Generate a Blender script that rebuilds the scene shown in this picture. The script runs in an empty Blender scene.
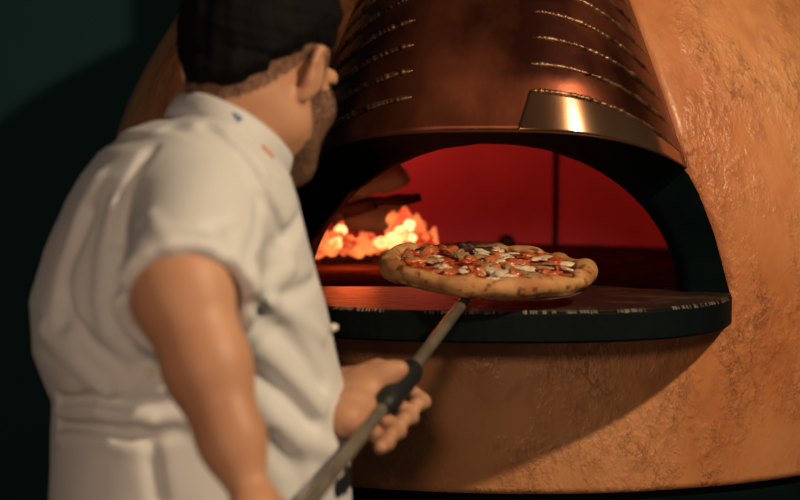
import bpy, bmesh, math, random
import numpy as np
from mathutils import Vector, Matrix, noise

C = bpy.context.scene.collection
S = bpy.context.scene
R = math.radians
random.seed(7)
rng = np.random.default_rng(7)

# ------------------------------------------------------------------ camera
PITCH = R(3.58)
CAMZ = 1.426
FOC = 1600.0
cam_d = bpy.data.cameras.new('camera'); cam = bpy.data.objects.new('camera', cam_d); C.objects.link(cam)
cam.location = (0, 0, CAMZ); cam.rotation_euler = (R(90) - PITCH, 0, 0)
cam_d.sensor_width = 36; cam_d.lens = FOC / 800 * 36
cam_d.clip_start = 0.05
cam_d.dof.use_dof = True; cam_d.dof.focus_distance = 2.24; cam_d.dof.aperture_fstop = 3.0
S.camera = cam

def P(px, py, d):
    x = (px - 400) / FOC; u = (250 - py) / FOC
    v = Vector((x, math.cos(PITCH) + u * math.sin(PITCH), -math.sin(PITCH) + u * math.cos(PITCH)))
    v *= d / v.y
    return Vector((v.x, v.y, v.z + CAMZ))

# ------------------------------------------------------------------ world and lights
w = bpy.data.worlds.new('room_light'); S.world = w; w.use_nodes = True
bg = w.node_tree.nodes['Background']; bg.inputs[0].default_value = (0.45, 0.85, 1.0, 1); bg.inputs[1].default_value = 0.014
S.view_settings.view_transform = 'Standard'; S.view_settings.look = 'None'
S.view_settings.gamma = 1; S.view_settings.use_curve_mapping = False
S.view_settings.exposure = 0.0

def lamp(name, kind, loc, energy, color, size=0.1, target=None, **kw):
    d = bpy.data.lights.new(name, kind); d.energy = energy; d.color = color
    if kind == 'AREA':
        d.shape = 'DISK'; d.size = size
    else:
        d.shadow_soft_size = size
    for k, v in kw.items(): setattr(d, k, v)
    o = bpy.data.objects.new(name, d); C.objects.link(o); o.location = loc
    if target is not None:
        o.rotation_euler = (Vector(target) - Vector(loc)).to_track_quat('-Z', 'Y').to_euler()
    return o
KEY = Vector((1.25, 0.9, 2.5))
lamp('ceiling_spot', 'SPOT', KEY, 130, (1.0, 0.76, 0.50), 0.035, (0.1, 2.3, 1.3), spot_size=R(110), spot_blend=0.5)
lamp('room_lamp', 'AREA', (-0.14, -0.8, 1.86), 13, (1.0, 0.68, 0.47), 0.22, (0.0, 2.2, 1.1))

lamp('low_fill', 'AREA', (-1.0, -0.4, 1.05), 4.6, (1.0, 0.66, 0.46), 0.8, (0.1, 2.2, 1.1))  # added unseen fill from low left, lifts the shade under the shelf

# ------------------------------------------------------------------ helpers
def link(o, parent=None):
    C.objects.link(o)
    if parent is not None: o.parent = parent
    return o
def tag(o, label=None, cat=None, group=None, kind=None):
    if label: o['label'] = label
    if cat: o['category'] = cat
    if group: o['group'] = group
    if kind: o['kind'] = kind
    return o
def empty(name, loc, rz=0):
    o = bpy.data.objects.new(name, None); o.empty_display_size = 0.1
    C.objects.link(o); o.location = loc; o.rotation_euler = (0, 0, rz)
    return o
def mesh(name, verts, faces, mat, parent=None, smooth=True, world=False):
    """verts in the parent's local space, or in world space when world=True"""
    me = bpy.data.meshes.new(name)
    V = np.asarray(verts, dtype=float)
    if world and parent is not None:
        W = Matrix.Identity(4); q_ = parent
        while q_ is not None:
            W = Matrix.LocRotScale(q_.location, q_.rotation_euler, None) @ W; q_ = q_.parent
        M = np.array(W.inverted())
        V = V @ M[:3, :3].T + M[:3, 3]
    me.from_pydata(V.tolist() if len(V) < 50000 else [tuple(v) for v in V.tolist()], [], faces if isinstance(faces, list) else faces.tolist())
    me.update()
    if smooth: me.polygons.foreach_set('use_smooth', [True] * len(me.polygons))
    if mat: me.materials.append(mat)
    o = bpy.data.objects.new(name, me)
    return link(o, parent)
def recalc(o):
    bm = bmesh.new(); bm.from_mesh(o.data); bmesh.ops.recalc_face_normals(bm, faces=bm.faces); bm.to_mesh(o.data); bm.free()
    return o
def grid(pts, closed_u=False, closed_v=False, flip=False):
    nu = len(pts); nv = len(pts[0])
    V = [tuple(p) for row in pts for p in row]; F = []
    for i in range(nu if closed_u else nu - 1):
        for j in range(nv if closed_v else nv - 1):
            a = i * nv + j; b = ((i + 1) % nu) * nv + j
            c = ((i + 1) % nu) * nv + (j + 1) % nv; d = i * nv + (j + 1) % nv
            F.append((d, c, b, a) if flip else (a, b, c, d))
    return V, F
def interp(x, xs, ys): return float(np.interp(x, xs, ys))
def tube(path, rad, seg=12, caps=True):
    path = [Vector(p) for p in path]; n = len(path); V = []; F = []
    if not hasattr(rad, '__len__'): rad = [rad] * n
    up = Vector((0.13, 0.21, 0.97))
    for i, p in enumerate(path):
        t = (path[min(i + 1, n - 1)] - path[max(i - 1, 0)]).normalized()
        s = t.cross(up).normalized(); q = s.cross(t)
        for k in range(seg):
            a = 2 * math.pi * k / seg
            V.append(p + (s * math.cos(a) + q * math.sin(a)) * rad[i])
    for i in range(n - 1):
        for k in range(seg):
            F.append((i * seg + k, i * seg + (k + 1) % seg, (i + 1) * seg + (k + 1) % seg, (i + 1) * seg + k))
    if caps:
        F.append(tuple(reversed(range(seg)))); F.append(tuple((n - 1) * seg + k for k in range(seg)))
    return V, F

# ------------------------------------------------------------------ materials
def mat(name, base, rough=0.6, metal=0.0, var=None, vscale=6.0, bump=0.0, bscale=30.0, bdist=0.002, sss=0.0, stretch=(1, 1, 1), spec=0.5, detail=6.0, ramp=(0.35, 0.68), rvar=0.0, **kw):
    m = bpy.data.materials.new(name); m.use_nodes = True
    nt = m.node_tree; b = nt.nodes['Principled BSDF']
    b.inputs['Base Color'].default_value = (*base, 1); b.inputs['Roughness'].default_value = rough
    b.inputs['Metallic'].default_value = metal; b.inputs['Specular IOR Level'].default_value = spec
    tc = nt.nodes.new('ShaderNodeTexCoord'); mp = nt.nodes.new('ShaderNodeMapping')
    mp.inputs['Scale'].default_value = stretch
    nt.links.new(tc.outputs['Object'], mp.inputs[0])
    if var is not None:
        n = nt.nodes.new('ShaderNodeTexNoise'); n.inputs['Scale'].default_value = vscale; n.inputs['Detail'].default_value = detail
        nt.links.new(mp.outputs[0], n.inputs['Vector'])
        cr = nt.nodes.new('ShaderNodeValToRGB')
        cr.color_ramp.elements[0].position = ramp[0]; cr.color_ramp.elements[1].position = ramp[1]
        cr.color_ramp.elements[0].color = (*base, 1); cr.color_ramp.elements[1].color = (*var, 1)
        nt.links.new(n.outputs['Fac'], cr.inputs[0]); nt.links.new(cr.outputs[0], b.inputs['Base Color'])
        if rvar:
            mr = nt.nodes.new('ShaderNodeMapRange'); mr.inputs['To Min'].default_value = rough - rvar; mr.inputs['To Max'].default_value = rough + rvar
            nt.links.new(n.outputs['Fac'], mr.inputs[0]); nt.links.new(mr.outputs[0], b.inputs['Roughness'])
    if bump:
        n2 = nt.nodes.new('ShaderNodeTexNoise'); n2.inputs['Scale'].default_value = bscale; n2.inputs['Detail'].default_value = 8
        nt.links.new(mp.outputs[0], n2.inputs['Vector'])
        bp = nt.nodes.new('ShaderNodeBump'); bp.inputs['Strength'].default_value = bump; bp.inputs['Distance'].default_value = bdist
        nt.links.new(n2.outputs['Fac'], bp.inputs['Height']); nt.links.new(bp.outputs[0], b.inputs['Normal'])
    if sss:
        b.inputs['Subsurface Weight'].default_value = sss
        b.inputs['Subsurface Radius'].default_value = (0.012, 0.005, 0.003); b.inputs['Subsurface Scale'].default_value = 1.0
    return m

def plaster_mat():
    m = mat('terracotta_plaster', (0.40, 0.12, 0.026), 0.5, spec=0.5)
    nt = m.node_tree; N = nt.nodes; L = nt.links; b = N['Principled BSDF']
    tc = N.new('ShaderNodeTexCoord'); 
    def mapped(sc):
        mp = N.new('ShaderNodeMapping'); mp.inputs['Scale'].default_value = sc
        L.new(tc.outputs['Object'], mp.inputs[0]); return mp.outputs[0]
    def noise_(vec, scale, detail=8, rough=0.6, dist=0.0):
        n = N.new('ShaderNodeTexNoise'); n.inputs['Scale'].default_value = scale; n.inputs['Detail'].default_value = detail
        n.inputs['Roughness'].default_value = rough; n.inputs['Distortion'].default_value = dist
        L.new(vec, n.inputs['Vector']); return n.outputs['Fac']
    def ramp(f, p0, c0, p1, c1):
        r = N.new('ShaderNodeValToRGB'); e = r.color_ramp.elements
        e[0].position = p0; e[0].color = (*c0, 1); e[1].position = p1; e[1].color = (*c1, 1)
        L.new(f, r.inputs[0]); return r.outputs[0]
    def math_(op, a, b_):
        k = N.new('ShaderNodeMath'); k.operation = op
        for i, x in enumerate((a, b_)):
            if isinstance(x, (int, float)): k.inputs[i].default_value = x
            else: L.new(x, k.inputs[i])
        return k.outputs[0]
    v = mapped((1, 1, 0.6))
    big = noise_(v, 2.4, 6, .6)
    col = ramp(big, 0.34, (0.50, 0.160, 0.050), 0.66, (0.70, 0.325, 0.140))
    fine = noise_(v, 22, 8, 0.65, 0.4)
    col2 = ramp(fine, 0.26, (0.74, 0.64, 0.60), 0.5, (1, 1, 1))
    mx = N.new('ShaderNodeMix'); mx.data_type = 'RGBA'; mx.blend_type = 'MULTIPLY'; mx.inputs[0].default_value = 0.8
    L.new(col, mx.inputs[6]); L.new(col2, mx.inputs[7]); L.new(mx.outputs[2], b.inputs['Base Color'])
    # chipped, trowelled relief: crumbly patches, thin wandering cracks, soft undulation
    patch = ramp(noise_(mapped((1, 1, 0.65)), 10, 5, .65), 0.48, (0.12,) * 3, 0.66, (1, 1, 1))
    crumb = noise_(mapped((1.2, 1.2, 0.8)), 75, 8, 0.62)
    cr = noise_(mapped((1.3, 1.3, 0.75)), 17, 7, 0.7, 0.3)
    crack = math_('ABSOLUTE', math_('SUBTRACT', cr, 0.5), 0)
    crack = math_('MINIMUM', math_('MULTIPLY', crack, 50), 1.0)
    soft = noise_(v, 10, 5, 0.5)
    h = math_('ADD', math_('MULTIPLY', crack, math_('MULTIPLY', patch, 0.17)), math_('ADD', math_('MULTIPLY', soft, 1.3), math_('MULTIPLY', crumb, math_('MULTIPLY', patch, 1.0))))
    bp = N.new('ShaderNodeBump'); bp.inputs['Strength'].default_value = 1.0; bp.inputs['Distance'].default_value = 0.0055
    L.new(h, bp.inputs['Height']); L.new(bp.outputs[0], b.inputs['Normal'])
    b.inputs['Roughness'].default_value = 0.36
    return m
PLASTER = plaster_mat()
COPPER = mat('aged_copper', (0.075, 0.018, 0.011), 0.38, 0.85, var=(0.33, 0.090, 0.040), vscale=8, bump=0.35, bscale=9, bdist=0.006, stretch=(1, 1, 0.7), detail=7, ramp=(0.38, 0.66), rvar=0.07)
SEAM = mat('hammered_copper_seam', (0.08, 0.03, 0.018), 0.42, 0.85, var=(0.42, 0.24, 0.13), vscale=40, bump=0.7, bscale=110, bdist=0.002)
PLATE = mat('polished_copper_plate', (0.36, 0.175, 0.095), 0.17, 0.9, var=(0.46, 0.28, 0.18), vscale=7, bump=0.08, bscale=12, bdist=0.003)
BLACK = mat('black_steel', (0.002, 0.006, 0.007), 1.0, 0.0, spec=.03, var=(0.004, 0.010, 0.011), vscale=12, bump=0.3, bscale=50, bdist=0.001)
SLATE = mat('sooty_black_stone', (0.0012, 0.004, 0.005), 0.7, var=(0.003, 0.007, 0.008), vscale=9, bump=0.5, bscale=60, bdist=0.0015, spec=0.12)
CHIP = mat('worn_stone_edge', (0.05, 0.04, 0.03), 0.7, var=(0.30, 0.25, 0.19), vscale=60, bump=0.6, bscale=90)
SOOT = mat('sooty_oven_floor', (0.035, 0.018, 0.014), 0.95, var=(0.09, 0.035, 0.025), vscale=18, bump=0.7, bscale=40, bdist=0.003, ramp=(0.5, 0.72), spec=0.0)
DECK = mat('scorched_hearth_stone', (0.022, 0.014, 0.010), 0.50, var=(0.085, 0.050, 0.034), vscale=16, bump=1.0, bscale=45, bdist=0.006, ramp=(0.48, 0.7), spec=0.22)
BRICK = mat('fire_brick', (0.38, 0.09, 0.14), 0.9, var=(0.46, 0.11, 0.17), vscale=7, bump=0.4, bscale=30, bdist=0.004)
TEAL = mat('teal_paint', (0.011, 0.045, 0.052), 0.85, spec=.2, var=(0.013, 0.050, 0.057), vscale=2, bump=0.1, bscale=80)
TILE = mat('dark_floor', (0.03, 0.03, 0.03), 0.5, var=(0.05, 0.05, 0.045), vscale=4)
SKIN = mat('skin', (0.48, 0.235, 0.130), 0.5, var=(0.60, 0.32, 0.19), vscale=9, bump=0.15, bscale=120, bdist=0.0008, sss=0.12, spec=0.4)
HAIR = mat('black_hair', (0.002, 0.002, 0.0025), 0.8, spec=.12, var=(0.006, 0.005, 0.005), vscale=60, bump=0.8, bscale=140, bdist=0.003, stretch=(1, 1, 0.3))
CLOTH = mat('white_cotton', (0.66, 0.665, 0.655), 0.85, var=(0.70, 0.705, 0.695), vscale=5, bump=0.25, bscale=22, bdist=0.004, spec=0.2)
TROUSER = mat('dark_trouser_cloth', (0.02, 0.02, 0.025), 0.9)
LEATHER = mat('black_leather', (0.01, 0.01, 0.01), 0.4)
STEEL = mat('worn_steel', (0.16, 0.13, 0.10), 0.45, 0.45, var=(0.28, 0.24, 0.18), vscale=25, bump=0.15, bscale=60, bdist=0.001)
RUBBER = mat('black_rubber', (0.006, 0.008, 0.010), 0.55, bump=0.3, bscale=200, bdist=0.0006)
EYE = mat('eye_white', (0.55, 0.50, 0.45), 0.2)
PEARL = mat('white_button_plastic', (0.75, 0.70, 0.60), 0.35)

# ------------------------------------------------------------------ signed distance modelling
class Field:
    def __init__(s, lo, hi, h):
        s.lo = np.array(lo, float); s.h = h
        s.n = np.ceil((np.array(hi, float) - s.lo) / h).astype(int) + 1
        s.F = np.full(tuple(s.n), 0.06, np.float32)
    def box(s, lo, hi):
        a = np.clip(np.floor((np.array(lo) - s.lo) / s.h).astype(int), 0, s.n); b = np.clip(np.ceil((np.array(hi) - s.lo) / s.h).astype(int) + 1, 0, s.n)
        sl = tuple(slice(a[i], b[i]) for i in range(3))
        ax = [s.lo[i] + np.arange(a[i], b[i]) * s.h for i in range(3)]
        X, Y, Z = np.meshgrid(*ax, indexing='ij', sparse=True)
        return sl, X.astype(np.float32), Y.astype(np.float32), Z.astype(np.float32)
    def add(s, fn, lo, hi, k=0.01, sub=False):
        m = 0.03 + k
        sl, X, Y, Z = s.box(np.array(lo) - m, np.array(hi) + m)
        if min(X.shape[0], Y.shape[1], Z.shape[2]) == 0: return
        g = fn(X, Y, Z).astype(np.float32); f = s.F[sl]
        if sub:
            g = -g; hh = np.clip(0.5 - 0.5 * (g - f) / k * -1, 0, 1) if False else None
            hm = np.maximum(k - np.abs(f - g), 0) / k
            s.F[sl] = np.maximum(f, g) + hm * hm * k * 0.25
        else:
            hm = np.maximum(k - np.abs(f - g), 0) / k
            s.F[sl] = np.minimum(f, g) - hm * hm * k * 0.25
    def capsule(s, a, b, ra, rb, k=0.01, sub=False):
        a = np.array(a, float); b = np.array(b, float); d = b - a; L2 = float(d @ d) + 1e-12
        def fn(X, Y, Z):
            t = np.clip(((X - a[0]) * d[0] + (Y - a[1]) * d[1] + (Z - a[2]) * d[2]) / L2, 0, 1)
            return np.sqrt((X - a[0] - t * d[0]) ** 2 + (Y - a[1] - t * d[1]) ** 2 + (Z - a[2] - t * d[2]) ** 2) - (ra + (rb - ra) * t)
        r = max(ra, rb)
        s.add(fn, np.minimum(a, b) - r, np.maximum(a, b) + r, k, sub)
    def chain(s, pts, rs, k=0.006):
        for i in range(len(pts) - 1): s.capsule(pts[i], pts[i + 1], rs[i], rs[i + 1], k)
    def ellipsoid(s, c, r, M=None, k=0.01, sub=False):
        c = np.array(c, float); r = np.array(r, float); A = np.eye(3) if M is None else np.array(M)[:3, :3]
        def fn(X, Y, Z):
            dx, dy, dz = X - c[0], Y - c[1], Z - c[2]
            q = [(A[0, i] * dx + A[1, i] * dy + A[2, i] * dz) for i in range(3)]
            k0 = np.sqrt(sum((q[i] / r[i]) ** 2 for i in range(3))); k1 = np.sqrt(sum((q[i] / r[i] ** 2) ** 2 for i in range(3))) + 1e-9
            return k0 * (k0 - 1) / k1
        s.add(fn, c - r.max(), c + r.max(), k, sub)
    def sample(s, p):
        q = (np.array(p) - s.lo) / s.h; i = np.clip(q.astype(int), 0, s.n - 2); t = q - i; v = 0
        for a in (0, 1):
            for b in (0, 1):
                for c in (0, 1):
                    v += s.F[i[0] + a, i[1] + b, i[2] + c] * (t[0] if a else 1 - t[0]) * (t[1] if b else 1 - t[1]) * (t[2] if c else 1 - t[2])
        return v
    def hit(s, px, py, d0=1.2, d1=2.3):
        d = d0
        while d < d1:
            p = P(px, py, d); q = (np.array(p) - s.lo) / s.h
            if (q >= 0).all() and (q < s.n - 1).all() and s.sample(p) < 0: return p
            d += 0.004
        return None
    def nets(s):
        F = s.F; I = F < 0
        c = np.zeros(tuple(s.n - 1), np.uint8)
        nx, ny, nz = s.n - 1
        for a in (0, 1):
            for b in (0, 1):
                for d in (0, 1): c += I[a:a + nx, b:b + ny, d:d + nz]
        act = (c > 0) & (c < 8); ids = np.full(act.shape, -1, np.int64); idx = np.argwhere(act); ids[act] = np.arange(len(idx))
        acc = np.zeros((len(idx), 3)); cnt = np.zeros(len(idx))
        corners = [(a, b, d) for a in (0, 1) for b in (0, 1) for d in (0, 1)]
        val = {k: F[idx[:, 0] + k[0], idx[:, 1] + k[1], idx[:, 2] + k[2]] for k in corners}
        for k in corners:
            for ax in range(3):
                if k[ax] == 0:
                    k2 = list(k); k2[ax] = 1; k2 = tuple(k2)
                    a, b = val[k], val[k2]; m = (a < 0) != (b < 0)
                    t = np.where(m, a / np.where(m, a - b, 1), 0)
                    pos = np.tile(np.array(k, float), (len(idx), 1)); pos[:, ax] += t
                    acc[m] += pos[m]; cnt[m] += 1
        V = s.lo + (idx + acc / cnt[:, None]) * s.h
        faces = []
        for ax in range(3):
            u, v = (ax + 1) % 3, (ax + 2) % 3
            sa = [slice(None)] * 3; sb = [slice(None)] * 3
            sa[ax] = slice(0, -1); sb[ax] = slice(1, None)
            A = I[tuple(sa)]; B = I[tuple(sb)]; e = np.argwhere(A != B)
            e = e[(e[:, u] > 0) & (e[:, v] > 0) & (e[:, u] < s.n[u] - 1) & (e[:, v] < s.n[v] - 1)]
            def cell(du, dv):
                q = e.copy(); q[:, u] -= du; q[:, v] -= dv; return ids[q[:, 0], q[:, 1], q[:, 2]]
            q = np.stack([cell(1, 1), cell(0, 1), cell(0, 0), cell(1, 0)], 1)
            inn = A[e[:, 0], e[:, 1], e[:, 2]]
            q[~inn] = q[~inn][:, ::-1]; faces.append(q)
        return V, np.concatenate(faces)
def wobble(X, Y, Z, sc, seed=0):
    """cheap smooth pseudo-noise in about [-1, 1]"""
    r = np.random.default_rng(seed); out = 0; amp = 1; tot = 0
    for o in range(3):
        for k in range(3):
            d = r.normal(size=3); d /= np.linalg.norm(d); ph = r.uniform(0, 6.28)
            out = out + amp * np.sin((X * d[0] + Y * d[1] + Z * d[2]) * sc * (1.9 ** o) * r.uniform(.7, 1.3) + ph)
        tot += amp * 2; amp *= 0.5
    return out / tot

# ------------------------------------------------------------------ setting
def quad(name, pts, m):
    o = mesh(name, pts, [tuple(range(len(pts)))], m, smooth=False); tag(o, kind='structure'); return o
def slab(name, lo, hi, m):
    x0, y0, z0 = lo; x1, y1, z1 = hi
    V = [(x, y, z) for x in (x0, x1) for y in (y0, y1) for z in (z0, z1)]
    F = [(0, 1, 3, 2), (4, 6, 7, 5), (0, 4, 5, 1), (2, 3, 7, 6), (0, 2, 6, 4), (1, 5, 7, 3)]
    o = mesh(name, V, F, m, smooth=False); tag(o, kind='structure'); return o
slab('wall_back', (-3, 3.72, 0), (3.2, 3.85, 3.0), TEAL)
slab('floor', (-3, -2.0, -0.1), (3.2, 3.85, 0), TILE)

# ------------------------------------------------------------------ oven
DZ = 1.22; OC = Vector((0.185, 2.95, DZ)); ORZ = R(-5.0)
oven = empty('pizza_oven', (OC.x, OC.y, 0), ORZ)
tag(oven, 'domed orange plaster pizza oven with copper hood and black shelf', 'oven')
RS = 0.727; Z0 = 0.015
def rad(z):  # dome radius at height z over the hearth
    if z <= Z0: return RS - 0.012 * min(1, (Z0 - z) / 0.3) ** 2
    return math.sqrt(max(RS * RS - (z - Z0) ** 2, 0))
EZ = [0, .085, .142, .18, .43, .62, .70, .72]; EX = [.347, .323, .301, .28, .199, .13, .10, .0]
def edge_x(z): return interp(z, EZ, EX)
def L3(x, y, z): return (x, y, z + DZ)   # oven-local from hearth-relative

# plaster shell
rows = []
zs_low = [-0.279] + list(np.linspace(-0.27, -0.001, 14))
zs_up = list(np.linspace(0.0, 0.70, 60)) + [0.71, 0.72, 0.73, 0.737, 0.741]
NPH = 240
def shell_row(z, off=0.0):
    r = max(rad(z) + off, 0.002)
    ex = edge_x(z) if 0 <= z < 0.72 else 0.0
    ph0 = math.asin(min(0.999, ex / max(r, .11))) if ex > 0 else 0.0
    row = []
    for k in range(NPH + 1):
        ph = ph0 + (2 * math.pi - 2 * ph0) * k / NPH
        wv = 0.004 * noise.noise(Vector((math.sin(ph) * 3, math.cos(ph) * 3, z * 4)))
        if abs(k) < 3 or k > NPH - 3: wv *= 0.3
        row.append(L3(math.sin(ph) * (r + wv), -math.cos(ph) * (r + wv), z))
    return row
PH0 = math.asin(EX[0] / rad(0))
def low_row(z, p0, p1, n):
    row = []
    for k in range(n + 1):
        ph = p0 + (p1 - p0) * k / n; r = rad(z) + 0.004 * noise.noise(Vector((math.sin(ph) * 3, math.cos(ph) * 3, z * 4)))
        row.append(L3(math.sin(ph) * r, -math.cos(ph) * r, z))
    return row
zs_low = [-0.279] + list(np.linspace(-0.27, 0.0, 14))
V, F = grid([low_row(z, PH0, 2 * math.pi - PH0, NPH) for z in zs_low] + [shell_row(z) for z in zs_up[1:]], flip=True)
V2, F2 = grid([low_row(z, -PH0, PH0, 50) for z in zs_low], flip=True)
F += [tuple(i + len(V) for i in f) for f in F2]; V += V2
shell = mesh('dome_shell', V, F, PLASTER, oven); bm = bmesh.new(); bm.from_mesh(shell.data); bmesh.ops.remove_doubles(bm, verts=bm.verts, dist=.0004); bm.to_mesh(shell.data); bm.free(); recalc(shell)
so = shell.modifiers.new('thick', 'SOLIDIFY'); so.thickness = 0.025; so.offset = -1

# lower rim bead of the plaster and black plinth
V, F = grid([[L3(math.sin(a) * r, -math.cos(a) * r, z) for a in np.linspace(0, 2 * math.pi, 160)] for r, z in
             [(0.6, -0.281), (0.700, -0.281), (0.704, -0.30), (0.704, -DZ), (0.0, -DZ)]])
recalc(mesh('plinth', V, F, BLACK, oven))

# oven chamber: lofted arches
def arch(hw, h, y, n=48):
    row = []
    for k in range(n + 1):
        a = math.pi * k / n
        c, s_ = math.cos(a), math.sin(a)
        row.append(L3(hw * math.copysign(abs(c) ** 0.98, c), y, h * s_ ** 1.08))
    return row
prof = [(-.517, .2785, .2155), (-.515, .30, .235), (-.45, .37, .29), (-.3, .49, .35), (-.15, .55, .375), (0, .565, .38), (.15, .55, .375), (.3, .48, .355), (.4, .405, .32), (.48, .30, .255), (.53, .19, .17), (.56, .02, .02)]
V, F = grid([arch(hw, h, y) for y, hw, h in prof])
ch = mesh('fire_chamber', V, F, BRICK, oven)
tag(ch, 'red-lit brick inside of the oven')
# mortar joint on the chamber's back wall
jx = 0.105
jp = []
for z in np.linspace(0.0, 0.30, 14):
    yy = 0.0
    for (y0, w0, h0), (y1, w1, h1) in zip(prof[5:], prof[6:]):
        for t in np.linspace(0, 1, 20):
            hw = w0 + (w1 - w0) * t; h = h0 + (h1 - h0) * t
            if z < h and hw * math.sqrt(max(0, 1 - (z / h) ** 2)) > jx: yy = y0 + (y1 - y0) * t
    jp.append(L3(jx, yy - 0.002, z))
V, F = tube(jp, 0.006, 6); mesh('mortar_joint', V, F, mat('soot_mortar', (0.03, 0.008, 0.006), 1.0), oven)

# black steel surround: from the mouth's outer edge back to the inner arch
HC_Z = [.230, .30, .41, .52, .62, .70]; HC_Y = [-.880, -.856, -.790, -.68, -.52, -.34]
def hood_pt(u, v, off=0.0):
    zs = .18 + (.70 - .18) * v; xs = edge_x(zs) * 1.0
    ys = -math.sqrt(max(rad(zs) ** 2 - xs ** 2, 0.0))
    zc = .230 + (.70 - .230) * v; yc = interp(zc, HC_Z, HC_Y)
    g = 1 - abs(u) ** 3.0; gy = max(0, 1 - abs(u) ** 3.4) ** 0.9
    bulge = 0.020 * (1 - v) * (1 - u * u)
    p = Vector((xs * u, ys + (yc - ys) * gy - 0.012 * (1 - abs(u)) ** 0.3 * 0 - off * (1 if gy > 0.02 else 1), zs + (zc - zs) * g))
    return p
def hood_n(u, v):
    e = 0.01; u = max(-.98, min(.98, u)); v = max(.01, min(.98, v))
    a = hood_pt(u + e, v) - hood_pt(u - e, v); b = hood_pt(u, v + e) - hood_pt(u, v - e)
    n = a.cross(b).normalized()
    return n if n.y < 0 or True else -n
outer = []
for z in np.linspace(0, .18, 16)[:-1]:
    outer.append(Vector((edge_x(z) - 0.002, -math.sqrt(rad(z) ** 2 - edge_x(z) ** 2) + 0.002, z)))
for u in np.linspace(1, -1, 60):
    outer.append(hood_pt(u, 0.0) + Vector((0, 0.006, 0.001)))
for z in reversed(list(np.linspace(0, .18, 16)[:-1])):
    outer.append(Vector((-edge_x(z) + 0.002, -math.sqrt(rad(z) ** 2 - edge_x(z) ** 2) + 0.002, z)))
n = len(outer); inner = []
for i in range(n):
    if i < 15: a = R(40) * i / 15
    elif i >= n - 15: a = math.pi - R(40) * (n - 1 - i) / 15
    else: a = R(40) + (math.pi - R(80)) * (i - 15) / (n - 31)
    c, s_ = math.cos(a), math.sin(a)
    jag = 0.0015 * noise.noise(Vector((a * 9, 0, 0)))
    inner.append(Vector((.278 * math.copysign(abs(c) ** .98, c), -.62, .215 * max(s_, 0) ** 1.08 + jag)))
rows = [[L3(*(o_.lerp(i_, t))) for o_, i_ in zip(outer, inner)] for t in (0, .25, .5, .75, 1)]
rows.append([L3(p.x, p.y + 0.104, p.z) for p in inner])
V, F = grid(rows); sr = mesh('mouth_surround', V, F, BLACK, oven)

# copper hood
NU, NV = 80, 60
pts = [[L3(*hood_pt(u, v)) for u in np.linspace(-1, 1, NU + 1)] for v in np.linspace(0, 1, NV + 1)]
V, F = grid(pts); hood = mesh('copper_hood', V, F, COPPER, oven); recalc(hood)
so = hood.modifiers.new('thick', 'SOLIDIFY'); so.thickness = 0.003; so.offset = 0
V, F = tube([L3(0, -.22, .66), L3(0, -.22, 1.6)], 0.11, 32)
mesh('flue', V, F, BLACK, oven)
def zc2v(z): return (z - .230) / .47
def surf_tube(path, name, m, r0, jitter=0.0, seg=8):
    ps = []; rs = []
    N_ = len(path)
    for i, (u, v) in enumerate(path):
        p = hood_pt(u, v); nn = hood_n(u, v)
        if nn.y > 0: nn = -nn
        t = i / (N_ - 1); taper = min(1, t * 9 + .35, (1 - t) * 5 + .3)
        rs.append(r0 * taper * (1 + jitter * noise.noise(Vector((i * 0.55, u * 3, v * 20)))))
        ps.append(L3(*(p + nn * (rs[-1] * 0.25) + Vector((0, 0, jitter * 0.0016 * noise.noise(Vector((i * .35, v * 9, 3))))))))
    V, F = tube(ps, rs, seg); return mesh(name, V, F, m, hood)
for k in range(8):
    v = zc2v(.283 + k * .036)
    if v > .93: break
    us = np.linspace(.22 + .02 * k, .985, 110); cdrop = .125 + .018 * k
    surf_tube([(u, max(.012 + .03 * k, v - cdrop * (u - .2) ** 2)) for u in us], 'seam_rib', SEAM, 0.0036, 0.45)
    us = np.linspace(-.36 - .02 * k, -.985, 90)
    surf_tube([(u, max(.012 + .03 * k, v - 0.010 - cdrop * (abs(u) - .2) ** 2)) for u in us], 'seam_rib', SEAM, 0.0040, 0.45)
# polished overlapping plate at the lower right of the hood
pp = []
for t in np.linspace(0.0, 1, 14):
    v = t
    ul = .155 + (.225 - .155) * t
    pp.append([L3(*(hood_pt(u, .002 + t * max(.008, zc2v(.283) - .125 * max(0, u - .2) ** 2 - .002)) + Vector((0, -.0028, 0)))) for u in np.linspace(ul, .985, 60)])
V, F = grid(pp); pl = mesh('polished_plate', V, F, PLATE, hood); recalc(pl); tag(pl, 'shinier plate at the lower right of the hood')
so = pl.modifiers.new('thick', 'SOLIDIFY'); so.thickness = 0.0015; so.offset = 0
lip = [L3(*(hood_pt(u, 0.0) + Vector((0, -.001, 0)))) for u in np.linspace(-.99, .99, 80)]
V, F = tube(lip, 0.0016, 8); mesh('hood_lip', V, F, mat('copper_lip', (0.10, 0.04, 0.025), 0.5, 0.8), hood)

# hearth shelf and oven floor
def shelf_r(a): # a in radians from the oven axis
    t = min(1, abs(a) / R(29.9)); return RS - .03 + .232 * (1 - t ** 2.9)
fr = []
for a in np.linspace(-R(29.9), R(29.9), 121):
    r = shelf_r(a) + 0.0012 * noise.noise(Vector((a * 60, 1, 0)))
    fr.append((math.sin(a) * r, -math.cos(a) * r))
back = [(.34, -.58), (.2, -.57), (-.2, -.57), (-.34, -.58)]
out = fr + back; nn_ = len(out); ed = 0.0035
cx, cy = 0, -.7
def shrink(p, e):
    d = Vector((p[0] - cx, p[1] - cy)).normalized(); return (p[0] - d.x * e, p[1] - d.y * e)
rings = [[L3(*shrink(p, ed), 0.0) for p in out], [L3(*shrink(p, ed * .3), -ed * .3) for p in out], [L3(*p, -ed) for p in out], [L3(*p, -.037) for p in out], [L3(*shrink(p, ed), -.040) for p in out]]
V, F = grid(rings, closed_v=True); nb = len(V)
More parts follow.
